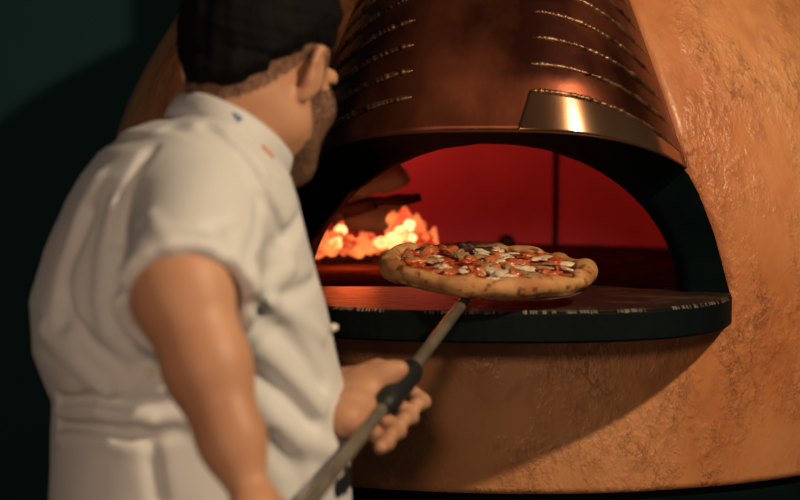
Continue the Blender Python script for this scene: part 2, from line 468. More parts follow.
F.append(tuple(range(nn_ - 1, -1, -1))); F.append(tuple(range(4 * nn_, 5 * nn_)))
sh = mesh('hearth_shelf', V, F, SLATE, oven, smooth=False); recalc(sh)
# its top is scorched stone: a thin worn skin
V = [L3(*shrink(p, ed + .002), 0.0012) for p in out]; V += [L3(*shrink(p, ed + .002), -0.001) for p in out]
F = [tuple(range(nn_)), tuple(range(2 * nn_ - 1, nn_ - 1, -1))] + [(i, (i + 1) % nn_, nn_ + (i + 1) % nn_, nn_ + i) for i in range(nn_)]
top = mesh('shelf_top', V, F, DECK, oven, smooth=False); recalc(top)
V = []; F = []
for i in range(420):      # chipped worn bits along the shelf's upper arris
    a = random.uniform(-R(29), R(29)); r = shelf_r(a) - 0.0012
    if noise.noise(Vector((a * 14, 5, 2))) < -.12: continue
    l = random.uniform(.0007, .0026); hgt = random.uniform(-.0006, .0016); b0 = len(V)
    for s1 in (-1, 1):
        aa = a + s1 * l / r / 2; rr = shelf_r(aa)
        for (dr, dz) in ((.0004, -.0012 - hgt), (.0006, -.0014), (-.0042, .0012), (-.0047, .0020)):
            V.append(L3(math.sin(aa) * (rr + dr), -math.cos(aa) * (rr + dr), dz))
    F += [(b0, b0 + 1, b0 + 5, b0 + 4), (b0 + 1, b0 + 2, b0 + 6, b0 + 5), (b0 + 2, b0 + 3, b0 + 7, b0 + 6), (b0, b0 + 4, b0 + 7, b0 + 3), (b0, b0 + 3, b0 + 2, b0 + 1), (b0 + 4, b0 + 5, b0 + 6, b0 + 7)]
chips = mesh('worn_edge', V, F, CHIP, sh, smooth=False); recalc(chips); chips['kind'] = 'stuff'
fl = []
for k in range(96):
    a = 2 * math.pi * k / 96; r = .60; x, y = math.sin(a) * r, math.cos(a) * r
    fl.append((x, max(y, -.572)))
V = [L3(x, y, 0.0) for x, y in fl] + [L3(x, y, -.03) for x, y in fl]
F = [tuple(range(95, -1, -1)), tuple(range(96, 192))] + [(i, (i + 1) % 96, 96 + (i + 1) % 96, 96 + i) for i in range(96)]
recalc(mesh('oven_floor', V, F, SOOT, oven, smooth=False))

# ------------------------------------------------------------------ fire
def glow(name, c_lo, c_hi, strength, scale, lo=.4, hi=.62, dark=(0.02, 0.01, 0.008)):
    m = bpy.data.materials.new(name); m.use_nodes = True; nt = m.node_tree; b = nt.nodes['Principled BSDF']
    b.inputs['Base Color'].default_value = (*dark, 1); b.inputs['Roughness'].default_value = .9
    tc = nt.nodes.new('ShaderNodeTexCoord'); n = nt.nodes.new('ShaderNodeTexNoise'); n.inputs['Scale'].default_value = scale; n.inputs['Detail'].default_value = 4
    nt.links.new(tc.outputs['Object'], n.inputs['Vector'])
    r = nt.nodes.new('ShaderNodeValToRGB'); e = r.color_ramp.elements
    e[0].position = lo; e[0].color = (*c_lo, 1); e[1].position = hi; e[1].color = (*c_hi, 1)
    nt.links.new(n.outputs['Fac'], r.inputs[0]); nt.links.new(r.outputs[0], b.inputs['Emission Color'])
    b.inputs['Emission Strength'].default_value = strength
    return m
EMB = glow('glowing_ember', (0.30, 0.012, 0.004), (1.0, 0.22, 0.05), 1.6, 22, .40, .62)
HOT = glow('hot_ember', (1.0, 0.16, 0.03), (1.0, 0.60, 0.22), 2.3, 26, .38, .6)
FLAME = glow('flame_body', (1.0, 0.10, 0.03), (1.0, 0.27, 0.08), 1.1, 14, .40, .65)
CHAR = mat('charred_wood', (0.003, 0.003, 0.003), 1.0, spec=.02, var=(0.012, 0.010, 0.009), vscale=20, bump=1, bscale=40, bdist=.004)
ASHWOOD = mat('ash_covered_wood', (0.13, 0.15, 0.16), .95, var=(0.05, 0.05, 0.05), vscale=14, bump=1, bscale=30, bdist=.004)

def lump(V, F, c, r, seed, sq=(1, 1, 1)):
    bm = bmesh.new(); bmesh.ops.create_icosphere(bm, subdivisions=2, radius=1)
    b0 = len(V); rot = Matrix.Rotation(seed * 1.7, 3, 'Z') @ Matrix.Rotation(seed * .9, 3, 'X')
    for v in bm.verts:
        p = v.co * (1 + .38 * noise.noise(v.co * 1.3 + Vector((seed * 3.1, 0, 0))))
        p = rot @ Vector((p.x * sq[0], p.y * sq[1], p.z * sq[2])) * r
        V.append(tuple(Vector(c) + p))
    for f in bm.faces: F.append(tuple(b0 + v.index for v in f.verts))
    bm.free()
def FP(px, py, d): return P(px, py, d)
FD = 3.04
def ember_pile(name, m, spots, label, cat):
    V = []; F = []
    for i, (px, py, d, r) in enumerate(spots): lump(V, F, FP(px, py, d), r, i + len(name), (1, .8, .75))
    o = mesh(name, V, F, m, smooth=False); tag(o, label, cat, kind='stuff'); return o
sp = []
for i in range(90):
    px = random.uniform(318, 440); d = FD + random.uniform(-.13, .1)
    top_y = 252 - 40 * math.exp(-((px - 400) / 30) ** 2) - 16 * math.exp(-((px - 338) / 16) ** 2)
    sp.append((px, random.uniform(top_y, 252), d, random.uniform(.008, .017)))
ember_pile('embers', EMB, sp, 'heap of red glowing embers under the flames at the left of the oven', 'embers')
sp = [(392, 241, FD - .12, .019), (402, 233, FD - .12, .019), (382, 243, FD - .12, .014), (409, 225, FD - .10, .014), (412, 238, FD - .11, .010), (336, 241, FD - .12, .018), (341, 230, FD - .11, .012), (334, 247, FD - .12, .011), (398, 243, FD - .12, .011), (376, 242, FD - .12, .008)]
ember_pile('hot_coals', HOT, sp, 'yellow-hot coals glowing brightest in front of the ember heap', 'coals')
# crumbs of charcoal on the floor before the fire
def log(name, a, b, r, m, label, seed=0, knots=True):
    a, b = Vector(a), Vector(b); n = 16; ps = []; rs = []
    for i in range(n):
        t = i / (n - 1); p = a.lerp(b, t) + Vector((noise.noise(Vector((t * 3, seed, 0))), noise.noise(Vector((t * 3, seed, 5))), noise.noise(Vector((t * 3, seed, 9))))) * r * .5
        ps.append(p); rs.append(r * (1 + .25 * noise.noise(Vector((t * 6, seed, 2)))) * (.75 if i in (0, n - 1) else 1))
    V, F = tube(ps, rs, 14)
    V = [Vector(v) + Vector((0, 0, 1)) * r * .2 * noise.noise(Vector(v) * 40) for v in V]
    o = mesh(name, V, F, m); tag(o, label, 'firewood', 'logs burning in the oven'); return o
log('firewood_log', P(334, 208, FD - .17), P(421, 197, FD - .17), .0095, CHAR, 'thin charred black branch lying across the fire, its end pointing right', 1)
log('firewood_log', P(344, 216, FD - .15), P(376, 206, FD - .18), .007, CHAR, 'short black charred stick forking down from the branch at the left', 2)
log('firewood_log', P(330, 219, FD + .02), P(408, 217, FD - .0), .024, ASHWOOD, 'thick ash-grey log between the embers and the charred branch', 3)
log('firewood_log', P(335, 196, FD + .04), P(405, 172, FD + .0), .024, ASHWOOD, 'upper ash-grey log leaning up to the right above the branch', 4)
log('firewood_log', P(322, 262, FD - .16), P(372, 263, FD - .13), .008, CHAR, 'small dark charred piece on the oven floor before the embers', 5)
def flame(px, py, d, w_, h_, lean, seed, label, m=None):
    base = P(px, py, d); rows = []; n = 18; seg = 16
    for i in range(n):
        t = i / (n - 1); rr = w_ * (math.sin(math.pi * min(1, t * .80 + .18)) ** .7) * (1 - t * .35) + .0006
        ox = lean * t * t + w_ * .35 * noise.noise(Vector((t * 2.4, seed, 0))) * t; oy = w_ * .3 * noise.noise(Vector((t * 2.4, seed, 7))) * t
        row = []
        for k in range(seg):
            a = 2 * math.pi * k / seg; q = rr * (1 + .3 * noise.noise(Vector((math.cos(a) * 1.3, math.sin(a) * 1.3 + seed, t * 3))))
            row.append(base + Vector((ox + math.cos(a) * q, oy + math.sin(a) * q * .7, 1.2 * h_ * t)))
        rows.append(row)
    V, F = grid(rows, closed_v=True); b0 = len(V)
    F.append(tuple(range(seg))); F.append(tuple(range((n - 1) * seg, n * seg))[::-1])
    o = mesh('flame', V, F, m or FLAME); recalc(o); tag(o, label, 'flame', 'flames of the oven fire'); return o
flame(338, 250, FD - .05, .018, .045, .006, 1, 'left flame over the left yellow coals')
flame(322, 250, FD, .014, .04, .004, 8, 'small flame at the very left beside the black arch')
flame(400, 248, FD - .04, .026, .065, .012, 2, 'largest flame in the middle over the brightest coals')
flame(432, 252, FD - .02, .013, .040, .004, 3, 'low flame at the right end of the embers', )
flame(418, 246, FD + .02, .018, .052, -.004, 4, 'flame just right of the largest one')
flame(366, 248, FD + .03, .020, .035, .0, 5, 'low flame between the two heaps of yellow coals')
flame(384, 186, FD + .13, .010, .05, .028, 6, 'red flame licking up between the ash-grey logs')
fp = P(418, 160, FD + .16)
lamp('fire_light', 'POINT', fp, 1.45, (1.0, 0.12, 0.065), 0.05)
lamp('fire_light', 'POINT', P(352, 236, FD - .26), 1.7, (1.0, 0.13, 0.03), 0.04)

# ------------------------------------------------------------------ peel
A = P(465, 300, 2.03); B = P(312, 500, 1.50); pd = (A - B).normalized()
END = A + (B - A) * 1.9
pizza_c = P(486, 268.5, 2.135)
peel = empty('pizza_peel', (A.x, A.y, A.z)); tag(peel, 'long metal pizza peel with black grip sleeve held by the cook', 'pizza peel')
def wtube(name, path, r, m, parent, seg=20):
    V, F = tube(path, r, seg); return mesh(name, V, F, m, parent, world=True)
wtube('handle', [A + pd * .004, A, A + (B - A) * .5, B, END], [.0062, .0073, .0073, .0073, .0073], STEEL, peel)
g0 = P(415, 369, 2.03 - .53 * (465 - 415) / 153 * .93); 
def on_pole(px):
    # the pole's point that shows at column px
    lo, hi = -0.2, 2.2
    for _ in range(40):
        mid = (lo + hi) / 2; q = A + (B - A) * mid; x = 400 + FOC * q.x / q.y
        if x > px: lo = mid
        else: hi = mid
    return A + (B - A) * lo
G0 = on_pole(414); G1 = on_pole(381)
gl = [G0.lerp(G1, t) for t in np.linspace(0, 1, 12)]
wtube('grip_sleeve', gl, [.0085] + [.0140, .0153, .0148, .0153, .0148, .0153, .0148, .0153, .0148, .0140] + [.0085], RUBBER, peel)
# blade: thin round plate just under the pizza
TILT = R(6.0); ROLL = R(3.0)
MT = Matrix.Translation(pizza_c) @ Matrix.Rotation(ROLL, 4, 'Y') @ Matrix.Rotation(TILT, 4, 'X')
def blade():
    V = []; F = []; n = 72; br = .128
    for z in (-.0165, -.0150):
        for k in range(n):
            a = 2 * math.pi * k / n; V.append(MT @ Vector((math.cos(a) * br + .006, math.sin(a) * br, z)))
    F = [tuple(range(n - 1, -1, -1)), tuple(range(n, 2 * n))] + [(k, (k + 1) % n, n + (k + 1) % n, n + k) for k in range(n)]
    return mesh('blade', V, F, STEEL, peel, smooth=False, world=True)
blade()
wtube('blade_socket', [A - pd * .02, A + pd * .03, MT @ Vector((-.005, -.03, -.019))], [.0060, .0055, .004], STEEL, peel, 12)

# ------------------------------------------------------------------ pizza
pz = empty('pizza', MT.translation); pz.rotation_mode = 'XYZ'
pz.rotation_euler = MT.to_euler()
tag(pz, 'round pizza with blistered crust, tomato and melted cheese on the peel', 'pizza')
def crust_mat():
    m = mat('baked_crust', (0.42, 0.165, 0.050), .72, var=(0.64, 0.33, 0.125), vscale=26, bump=.5, bscale=70, bdist=.002, sss=.0, ramp=(.38, .6))
    nt = m.node_tree; N = nt.nodes; L = nt.links; b = N['Principled BSDF']
    src = b.inputs['Base Color'].links[0].from_socket
    tc = N.new('ShaderNodeTexCoord'); n = N.new('ShaderNodeTexNoise'); n.inputs['Scale'].default_value = 75; n.inputs['Detail'].default_value = 3
    L.new(tc.outputs['Object'], n.inputs['Vector'])
    r = N.new('ShaderNodeValToRGB'); e = r.color_ramp.elements; e[0].position = .55; e[0].color = (1, 1, 1, 1); e[1].position = .68; e[1].color = (.30, .15, .08, 1)
    L.new(n.outputs['Fac'], r.inputs[0]); mx = N.new('ShaderNodeMix'); mx.data_type = 'RGBA'; mx.blend_type = 'MULTIPLY'; mx.inputs[0].default_value = 1
    L.new(src, mx.inputs[6]); L.new(r.outputs[0], mx.inputs[7]); L.new(mx.outputs[2], b.inputs['Base Color'])
    return m
CRUST = crust_mat()
fd = Field((-.165, -.165, -.03), (.165, .165, .045), .0018)
def crust_fn(X, Y, Z):
    ang = np.arctan2(Y, X); rr = np.sqrt(X * X + Y * Y)
    r0 = .1335 * (1 + .014 * np.sin(3 * ang + .6) + .009 * np.sin(5 * ang + 2) + .006 * np.sin(9 * ang))
    tr = .0115 * (1 + .14 * np.sin(4 * ang + 1) + .12 * np.sin(7 * ang + 2) + .10 * np.sin(13 * ang))
    zc = .0005 + .0020 * np.sin(5 * ang + 1)
    q = np.sqrt((rr - r0) ** 2 + ((Z - zc) * 1.02) ** 2) - tr
    disc = np.maximum(np.sqrt(rr * rr + 0 * Z) - .133, np.abs(Z + .0085) - .0045)
    h = np.maximum(.008 - np.abs(q - disc), 0) / .008
    f = np.minimum(q, disc) - h * h * .002
    f = f + +.0011 * wobble(X, Y, Z, 80, 4) + .0004 * wobble(X, Y, Z, 260, 5)
    return np.maximum(f, -.0148 - Z)
fd.add(crust_fn, (-.16, -.16, -.02), (.16, .16, .03), .001)
for i in range(16):
    a = random.uniform(0, 6.28); fd.ellipsoid((math.cos(a) * .128, math.sin(a) * .128, random.uniform(.004, .011)), (random.uniform(.007, .015),) * 2 + (random.uniform(.004, .007),), k=.006)
V, F = fd.nets(); mesh('crust', V, F, CRUST, pz)
SAUCE = mat('tomato_sauce', (0.36, 0.035, 0.012), .3, var=(0.60, 0.17, 0.05), vscale=45, bump=1, bscale=90, bdist=.003, spec=.6)
rows = []
for r in np.linspace(.001, .125, 26):
    rows.append([(math.cos(a) * r, math.sin(a) * r, .0015 + .003 * noise.noise(Vector((math.cos(a) * r * 55, math.sin(a) * r * 55, 0))) - (.003 if r > .123 else 0)) for a in np.linspace(0, 2 * math.pi, 97)[:-1]])
V, F = grid(rows, closed_v=True, flip=True); o = mesh('sauce', V, F, SAUCE, pz); recalc(o)
so = o.modifiers.new('thick', 'SOLIDIFY'); so.thickness = .003; so.offset = -1
CHEESE = mat('melted_mozzarella', (0.78, 0.60, 0.38), .35, var=(0.86, 0.74, 0.54), vscale=60, bump=.5, bscale=90, bdist=.002, spec=.6)
TOM = mat('roast_tomato', (0.48, 0.062, 0.018), .3, var=(0.72, 0.25, 0.08), vscale=50, bump=.6, bscale=90, bdist=.002, spec=.7)
MUSH = mat('mushroom_slice', (0.30, 0.17, 0.08), .5, var=(0.50, 0.33, 0.18), vscale=60, bump=.5, bscale=100, bdist=.001)
BURNT = mat('burnt_bubble', (0.035, 0.012, 0.010), .6, var=(0.12, 0.03, 0.02), vscale=40, bump=.6, bscale=60)
def topping(name, m, x, y, z, r, sq, seed, rot, tilt=0):
    bm = bmesh.new(); bmesh.ops.create_icosphere(bm, subdivisions=3, radius=1); V = []
    Rm = Matrix.Rotation(rot, 3, 'Z') @ Matrix.Rotation(tilt, 3, 'X')
    for v in bm.verts:
        p = v.co * (1 + .62 * noise.noise(v.co * 1.6 + Vector((seed * 7.3, seed, 0))) + .25 * noise.noise(v.co * 4 + Vector((seed, 0, 0))))
        V.append(Rm @ Vector((p.x * sq[0], p.y * sq[1], p.z * sq[2])) * r + Vector((x, y, z)))
    F = [tuple(v.index for v in f.verts) for f in bm.faces]; bm.free()
    return mesh(name, V, F, m, pz)
taken = []
def spot(rmin):
    for _ in range(200):
        a = random.uniform(0, 6.28); r = .113 * math.sqrt(random.random()); x, y = math.cos(a) * r, math.sin(a) * r
        if all((x - u) ** 2 + (y - v) ** 2 > rmin ** 2 for u, v in taken): taken.append((x, y)); return x, y
    return x, y
for i in range(40):
    x, y = spot(.012); topping('tomato_piece', TOM, x, y, .0055 + random.uniform(0, .004), random.uniform(.006, .013), (1.1, .7, .42), i, random.uniform(0, 6), random.uniform(-.4, .4))
for i in range(26):
    x, y = spot(.011); topping('mozzarella_piece', CHEESE, x, y, .0045 + random.uniform(0, .003), random.uniform(.006, .015), (1.2, .75, .30), i + 50, random.uniform(0, 6), random.uniform(-.3, .3))
for i in range(12):
    x, y = spot(.011); topping('mushroom_slice', MUSH, x, y, .009, random.uniform(.009, .014), (1, .7, .2), i + 90, random.uniform(0, 6), random.uniform(-.5, .5))
topping('burnt_bubble', BURNT, -.022, .108, .008, .012, (1.0, .7, .75), 3, 0)
topping('burnt_bubble', BURNT, .008, .104, .005, .016, (1.7, .6, .4), 4, 0)
topping('burnt_bubble', BURNT, -.085, .065, .006, .011, (1.4, .8, .6), 5, .8)

# ------------------------------------------------------------------ the cook
TC = Vector((-.239, 1.76, 0)); PSI = R(75)
fwd = Vector((math.sin(PSI), math.cos(PSI), 0)); lat = Vector((math.cos(PSI), -math.sin(PSI), 0))  # lat: his right
person = empty('person', (TC.x, TC.y, 0))
tag(person, 'bearded cook in a white short-sleeved jacket, seen from behind, holding the peel', 'person')
r_sh = P(203, 190, 1.66); r_el = P(186, 303, 1.47); r_wr = P(250, 495, 1.40)
l_wr = P(300, 398, 1.86)
l_sh = Vector((TC.x, TC.y, 0)) - lat * .17 + Vector((0, 0, P(0, 190, 1.9).z)) ; l_el = Vector((-.215, 1.99, l_wr.z + .015))
neck0 = P(214, 150, 1.765); 
HPSI = R(27); HPIT = R(-17)
Hm = Matrix.Rotation(-HPSI, 3, 'Z') @ Matrix.Rotation(HPIT, 3, 'X') @ Matrix.Rotation(R(4), 3, 'Y')   # local: x right, y face, z up
HC = P(259, 69, 1.80)
HS = 1.06
def H(x, y, z): return HC + Hm @ Vector((x, y, z)) * HS
body = Field((-.56, 1.08, -0.01), (.10, 2.16, 1.68), .0036)
# cranium, jaw, face
body.ellipsoid(H(0, -.012, .030), (.074, .094, .086), Hm)
body.ellipsoid(H(0, .020, -.030), (.060, .070, .075), Hm, k=.03)
body.ellipsoid(H(0, .052, -.082), (.036, .034, .028), Hm, k=.03)       # chin
body.capsule(H(.050, .000, -.058), H(.030, .060, -.086), .025, .021, .025)   # jaw lines
body.capsule(H(-.050, .000, -.060), H(-.028, .060, -.088), .020, .018, .025)
body.ellipsoid(H(.043, .054, -.022), (.022, .024, .024), Hm, k=.02)    # cheeks
body.ellipsoid(H(-.043, .054, -.022), (.022, .024, .024), Hm, k=.02)
body.capsule(H(.040, .075, .018), H(-.040, .075, .018), .011, .011, .012) # brow
body.capsule(H(0, .084, .008), H(0, .096, -.030), .007, .0105, .008)    # nose
for s_ in (1, -1): body.capsule(H(.040 * s_, .050, -.030), H(.026 * s_, .056, -.082), .023, .021, .02)
body.ellipsoid(H(.012, .094, -.034), (.008, .009, .007), Hm, k=.006); body.ellipsoid(H(-.012, .094, -.034), (.008, .009, .007), Hm, k=.006)
body.capsule(H(-.020, .086, -.055), H(.020, .086, -.055), .0055, .0055, .004); body.capsule(H(-.017, .085, -.065), H(.017, .085, -.065), .006, .006, .004)
for s_ in (1, -1):
    body.ellipsoid(H(.031 * s_, .074, .002), (.015, .012, .011), Hm, k=.006, sub=True)
    body.ellipsoid(H(.031 * s_, .070, .001), (.0125, .012, .0125), Hm, k=.002)
    # ear: rim, bowl and lobe
    E = lambda y, z, o=0: H(s_ * (.078 + o), y - .006, z - .002)
    ring = [E(-.008, -.028, -.006), E(-.014, -.012, .000), E(-.018, .006, .003), E(-.012, .021, .003), E(.000, .024, -.001), E(.006, .012, -.006)]
    body.chain(ring, [.0065, .0050, .0048, .0045, .0042, .004], .004)
    body.ellipsoid(E(-.004, -.005, .000), (.005, .014, .023), Hm, k=.006)
# neck and trapezius
body.capsule(neck0 + Vector((0, 0, -.03)), H(0, -.022, -.045), .066, .060, .03)
body.capsule(neck0 + Vector((-.01, 0, -.095)), r_sh + Vector((0, .03, .0)), .050, .045, .03)
body.capsule(neck0 + Vector((-.01, 0, -.095)), l_sh, .050, .045, .03)
# trunk inside the jacket
def ztr(py): return P(0, py, 1.76).z
tz = [ztr(262), ztr(300), ztr(400), ztr(500), .92]
for z0_, z1_ in zip(tz[:-1], tz[1:]):
    for s_ in (-.06, .06):
        c0 = Vector((TC.x, TC.y, z0_)) + lat * s_; c1 = Vector((TC.x + .005, TC.y, z1_)) + lat * s_
        body.capsule(c0, c1, .098, .10, .04)
# right arm
el2 = r_el + Vector((-.004, .004, .012))
body.capsule(r_sh, el2, .044, .0415, .03)
mid = r_el.lerp(r_wr, .35)
body.chain([el2, mid, r_el.lerp(r_wr, .72), r_wr], [.0415, .0350, .0250, .0168], .03)
body.ellipsoid(r_el + Vector((-.010, -.004, -.002)), (.022, .024, .024), k=.03)    # elbow bone
# left arm
body.capsule(l_sh, l_el, .052, .045, .03)
body.chain([l_el, l_el.lerp(l_wr, .4), l_wr], [.046, .042, .027], .03)
# left hand round the grip: px frame around the pole
ipx = 1.0 / FOC
def around(px, off, dd, d0=None):
    q = on_pole(px); X = 400 + FOC * q.x / q.y
    # perpendicular to the pole in view: right-down
    k = q.y * ipx
    return q + Vector((.79 * off * k, dd, -.61 * off * k))
fing = [(398, .0093, 0), (386, .0096, 0), (374, .0092, 0), (364, .0080, 0)]
knuck = []
for i, (px, r, _) in enumerate(fing):
    M_ = around(px - 4, -21 + i * 1, .036); PIP = around(px, 6, .038); DIP = around(px + 1, 30 - i, .016); TIP = around(px - 1, 25 - i, -.008)
    knuck.append(M_)
    body.chain([M_, PIP, DIP, TIP], [r * 1.15, r * 1.08, r, r * .88], .004)
palmc = (knuck[0] + knuck[3]) / 2
for M_ in knuck: body.capsule(l_wr.lerp(M_, .12), M_, .021, .0130, .028)
# thumb along the top of the sleeve
th = [l_wr + Vector((.012, -.012, .006)), P(338, 390, 1.80), P(364, 379, 1.757), P(387, 374, 1.745), P(400, 369, 1.745)]
body.chain(th, [.019, .0155, .0120, .0110, .0095], .015)
body.ellipsoid(P(357, 401, 1.80), (.024, .015, .022), k=.03)
# right hand closing on the handle
rg = on_pole(262)
for q_ in [0]:
    vdir = (A - B).normalized(); side = Vector((-.75, -.2, .45)).normalized()
    hx = (rg - r_wr)
    kn = []
    for i in range(4):
        ctr = rg + vdir * (.030 - i * .020)
        n1 = (r_wr - ctr); n1 -= vdir * n1.dot(vdir); n1.normalize(); n2 = vdir.cross(n1)
        r = [.0092, .0095, .0092, .008][i]
        pts_ = [ctr + n1 * .030 + n2 * .012, ctr + n1 * .006 + n2 * .022, ctr - n1 * .020 + n2 * .010, ctr - n1 * .014 - n2 * .012]
        kn.append(pts_[0]); body.chain(pts_, [r * 1.15, r * 1.05, r, r * .88], .004)
    for M_ in kn: body.capsule(r_wr.lerp(M_, .45), M_, .017, .0135, .014)
    ctr = rg + vdir * .03
    body.chain([r_wr.lerp(rg, .3), ctr + n1 * .024 - n2 * .018, ctr + vdir * .02 - n2 * .016], [.017, .0125, .0105], .008)
# legs down to the floor
hipz = .95
for s_ in (1, -1):
    hp = Vector((TC.x + .005, TC.y, hipz)) + lat * (.085 * s_); kn_ = Vector((hp.x + .03 * s_, hp.y, .50)) + fwd * .02 * s_; an = Vector((kn_.x, kn_.y, .09)) - fwd * .02
    body.chain([hp, kn_, an], [.095, .062, .042], .03)
    body.capsule(an + Vector((0, 0, -.035)), an + fwd * .14 + Vector((0, 0, -.055)), .035, .026, .02)
V, F = body.nets(); mesh('body', V, F, SKIN, person, world=True)

for s_ in (1, -1):
    bm = bmesh.new(); bmesh.ops.create_uvsphere(bm, u_segments=16, v_segments=12, radius=.0118)
    V = [H(.031 * s_, .0735, .001) + v.co for v in bm.verts]; F = [tuple(v.index for v in f.verts) for f in bm.faces]; bm.free()
    mesh('eye', V, F, EYE, person, world=True)
    V, F = tube([H(.014 * s_, .0880, .014), H(.030 * s_, .0870, .019), H(.046 * s_, .0770, .015)], [.0025, .0035, .002], 8)
    mesh('eyebrow', V, F, HAIR, person, world=True)
# hair: short on the sides, longer on top
hair = Field(tuple(HC - Vector((.17, .17, .16))), tuple(HC + Vector((.17, .17, .19))), .003)
def hair_fn(X, Y, Z):
    A_ = np.array(Hm); dx, dy, dz = X - HC.x, Y - HC.y, Z - HC.z
    q = [A_[0, i] * dx + A_[1, i] * dy + A_[2, i] * dz for i in range(3)]
    def ell(c, r):
        a = [(q[i] - c[i]) / r[i] for i in range(3)]; k0 = np.sqrt(a[0] ** 2 + a[1] ** 2 + a[2] ** 2)
        return (k0 - 1) * min(r)
    sk = ell((0, -.012, .030), (.074, .094, .086)); 
    vol = ell((0, -.008, .036), (.089, .106, .104))
    nape = ell((0, -.046, -.022), (.070, .056, .066))
    vol = np.minimum(vol, nape)
    vol = vol + .0018 * wobble(X, Y, Z, 220, 9)
    # hairline: rises from the nape to above the ear and forward to the temple
    x_, y_, z_ = q
    line = np.where(y_ < -.02, -.074 + (y_ + .10) * 1.22, np.minimum(.0236 + (y_ + .02) * .35, .06))
    line = line + .004 * wobble(X, Y, Z, 160, 21) + .003 * wobble(X, Y, Z, 420, 22)
    vol = vol + np.clip(.013 - (z_ - line) * .34, 0, .0125)
    line = line + np.where(y_ > .065, (y_ - .065) * 3.5, 0)
    cut = (line - z_) * .75
    return np.maximum(vol, cut)
hair.add(hair_fn, tuple(HC - Vector((.13, .13, .13))), tuple(HC + Vector((.13, .13, .15))), .001)
V, F = hair.nets(); mesh('hair', V, F, HAIR, person, world=True)
# faded edge and beard as short stubble shells
def fuzz_mat():
    m = mat('short_stubble', (0.030, 0.016, 0.010), .8, bump=.5, bscale=300, bdist=.001)
    nt = m.node_tree; b = nt.nodes['Principled BSDF']; tc = nt.nodes.new('ShaderNodeTexCoord'); n = nt.nodes.new('ShaderNodeTexNoise'); n.inputs['Scale'].default_value = 800; n.inputs['Detail'].default_value = 2
    nt.links.new(tc.outputs['Object'], n.inputs['Vector']); r = nt.nodes.new('ShaderNodeMapRange'); r.inputs['From Min'].default_value = .44; r.inputs['From Max'].default_value = .56
    nt.links.new(n.outputs['Fac'], r.inputs[0]); nt.links.new(r.outputs[0], b.inputs['Alpha']); return m
STUB = fuzz_mat()
bmn = V = None
src_V, src_F = body.nets()
Aq = np.array(Hm); q = (src_V - np.array(HC)) @ Aq
def shell_of(name, mask, m, off):
    fm = mask[src_F].all(1); f = src_F[fm]; used, inv = np.unique(f, return_inverse=True); f = inv.reshape(f.shape)
    v = src_V[used]
    me = bpy.data.meshes.new('tmp'); me.from_pydata(v.tolist(), [], f.tolist()); me.update()
    nn2 = np.zeros((len(v), 3)); me.vertices.foreach_get('co', nn2.ravel()); no = np.empty(len(v) * 3); me.vertices.foreach_get('normal', no); no = no.reshape(-1, 3)
    bpy.data.meshes.remove(me)
    return mesh(name, v + no * off, f, m, person, world=True)
near = np.linalg.norm(src_V - np.array(HC), axis=1) < .16
bl = near & (q[:, 2] < -.030 - np.clip(-(q[:, 1]), -.09, .03) * .6) & (q[:, 1] > .008) & (q[:, 2] > -.118) & ~((np.abs(q[:, 0]) < .022) & (q[:, 2] > -.072) & (q[:, 1] > .07)) & (np.abs(q[:, 0]) < .074)
sb = near & (q[:, 1] > .010) & (q[:, 1] < .034) & (q[:, 2] > -.05) & (q[:, 2] < .03) & (np.abs(q[:, 0]) > .05)
shell_of('beard', bl | sb, STUB, .0015)
fade = near & (q[:, 1] < .035) & (q[:, 2] < .05) & (q[:, 2] > np.where(q[:, 1] < -.02, -.088 + (q[:, 1] + .10) * 1.15, np.minimum(.004 + (q[:, 1] + .02) * .55, .05))) & (q[:, 1] < .03) & ~((np.abs(q[:, 0]) > .074) & (q[:, 1] > -.028) & (q[:, 2] < .034))
shell_of('hair_fade', fade, STUB, .0012)

# jacket
jk = Field((-.50, 1.34, .84), (.0, 2.06, 1.60), .0042)
PY = [140, 150, 175, 200, 250, 300, 350, 400, 450, 500]
LE = [128, 104, 82, 66, 45, 32, 34, 52, 48, 46]
RI = [240, 256, 280, 291, 308, 322, 333, 345, 348, 350]
ZS = [P(0, y, 1.76).z for y in PY]; CX = [(((l + r) / 2) - 400) / FOC * 1.76 for l, r in zip(LE, RI)]
HW = [(r - l) / 2 / FOC * 1.76 for l, r in zip(LE, RI)]
LT = [.10, .140, .172, .183, .188, .188, .186, .184, .186, .188]
ZS, CX, HW, LT = [list(reversed(a)) for a in (ZS, CX, HW, LT)]
ZS = [.86, .95] + ZS; CX = [CX[0], CX[0]] + CX; HW = [HW[0] * 1.0, HW[0]] + HW; LT = [.19, .19] + LT
DPp = [max(.02, math.sqrt(max(1e-5, h * h - (l * math.cos(PSI)) ** 2)) / math.sin(PSI)) for h, l in zip(HW, LT)]
def torso_fn(X, Y, Z):
    cx_ = np.interp(Z, ZS, CX).astype(np.float32); la = np.interp(Z, ZS, LT); dp = np.interp(Z, ZS, DPp)
    dx = X - cx_; dy = Y - TC.y
    u = dx * lat.x + dy * lat.y; v = dx * fwd.x + dy * fwd.y
    k0 = (np.abs(u / la) ** 2.3 + np.abs(v / dp) ** 2.3) ** (1 / 2.3)
    f = (k0 - 1) * np.minimum(la, dp)
    f = np.maximum(f, (Z - ZS[-1]) * 1.0); f = np.maximum(f, .862 - Z)
    return f
jk.add(torso_fn, (-.48, 1.5, .86), (-.02, 2.0, ZS[-1] + .01), .01)
jk.capsule(neck0 + Vector((-.028, 0, -.050)), r_sh + Vector((-.002, .04, -.008)), .064, .064, .07)
jk.capsule(neck0 + Vector((-.028, 0, -.050)), l_sh + Vector((0, 0, -.01)), .064, .064, .07)
jk.capsule(l_sh, l_sh.lerp(l_el, .8), .066, .062, .03)
adir = (r_el - r_sh).normalized()
HEMC = r_el + Vector((0, 0, .002))
hemn = (adir + Vector((0.12, 0, -.05))).normalized()
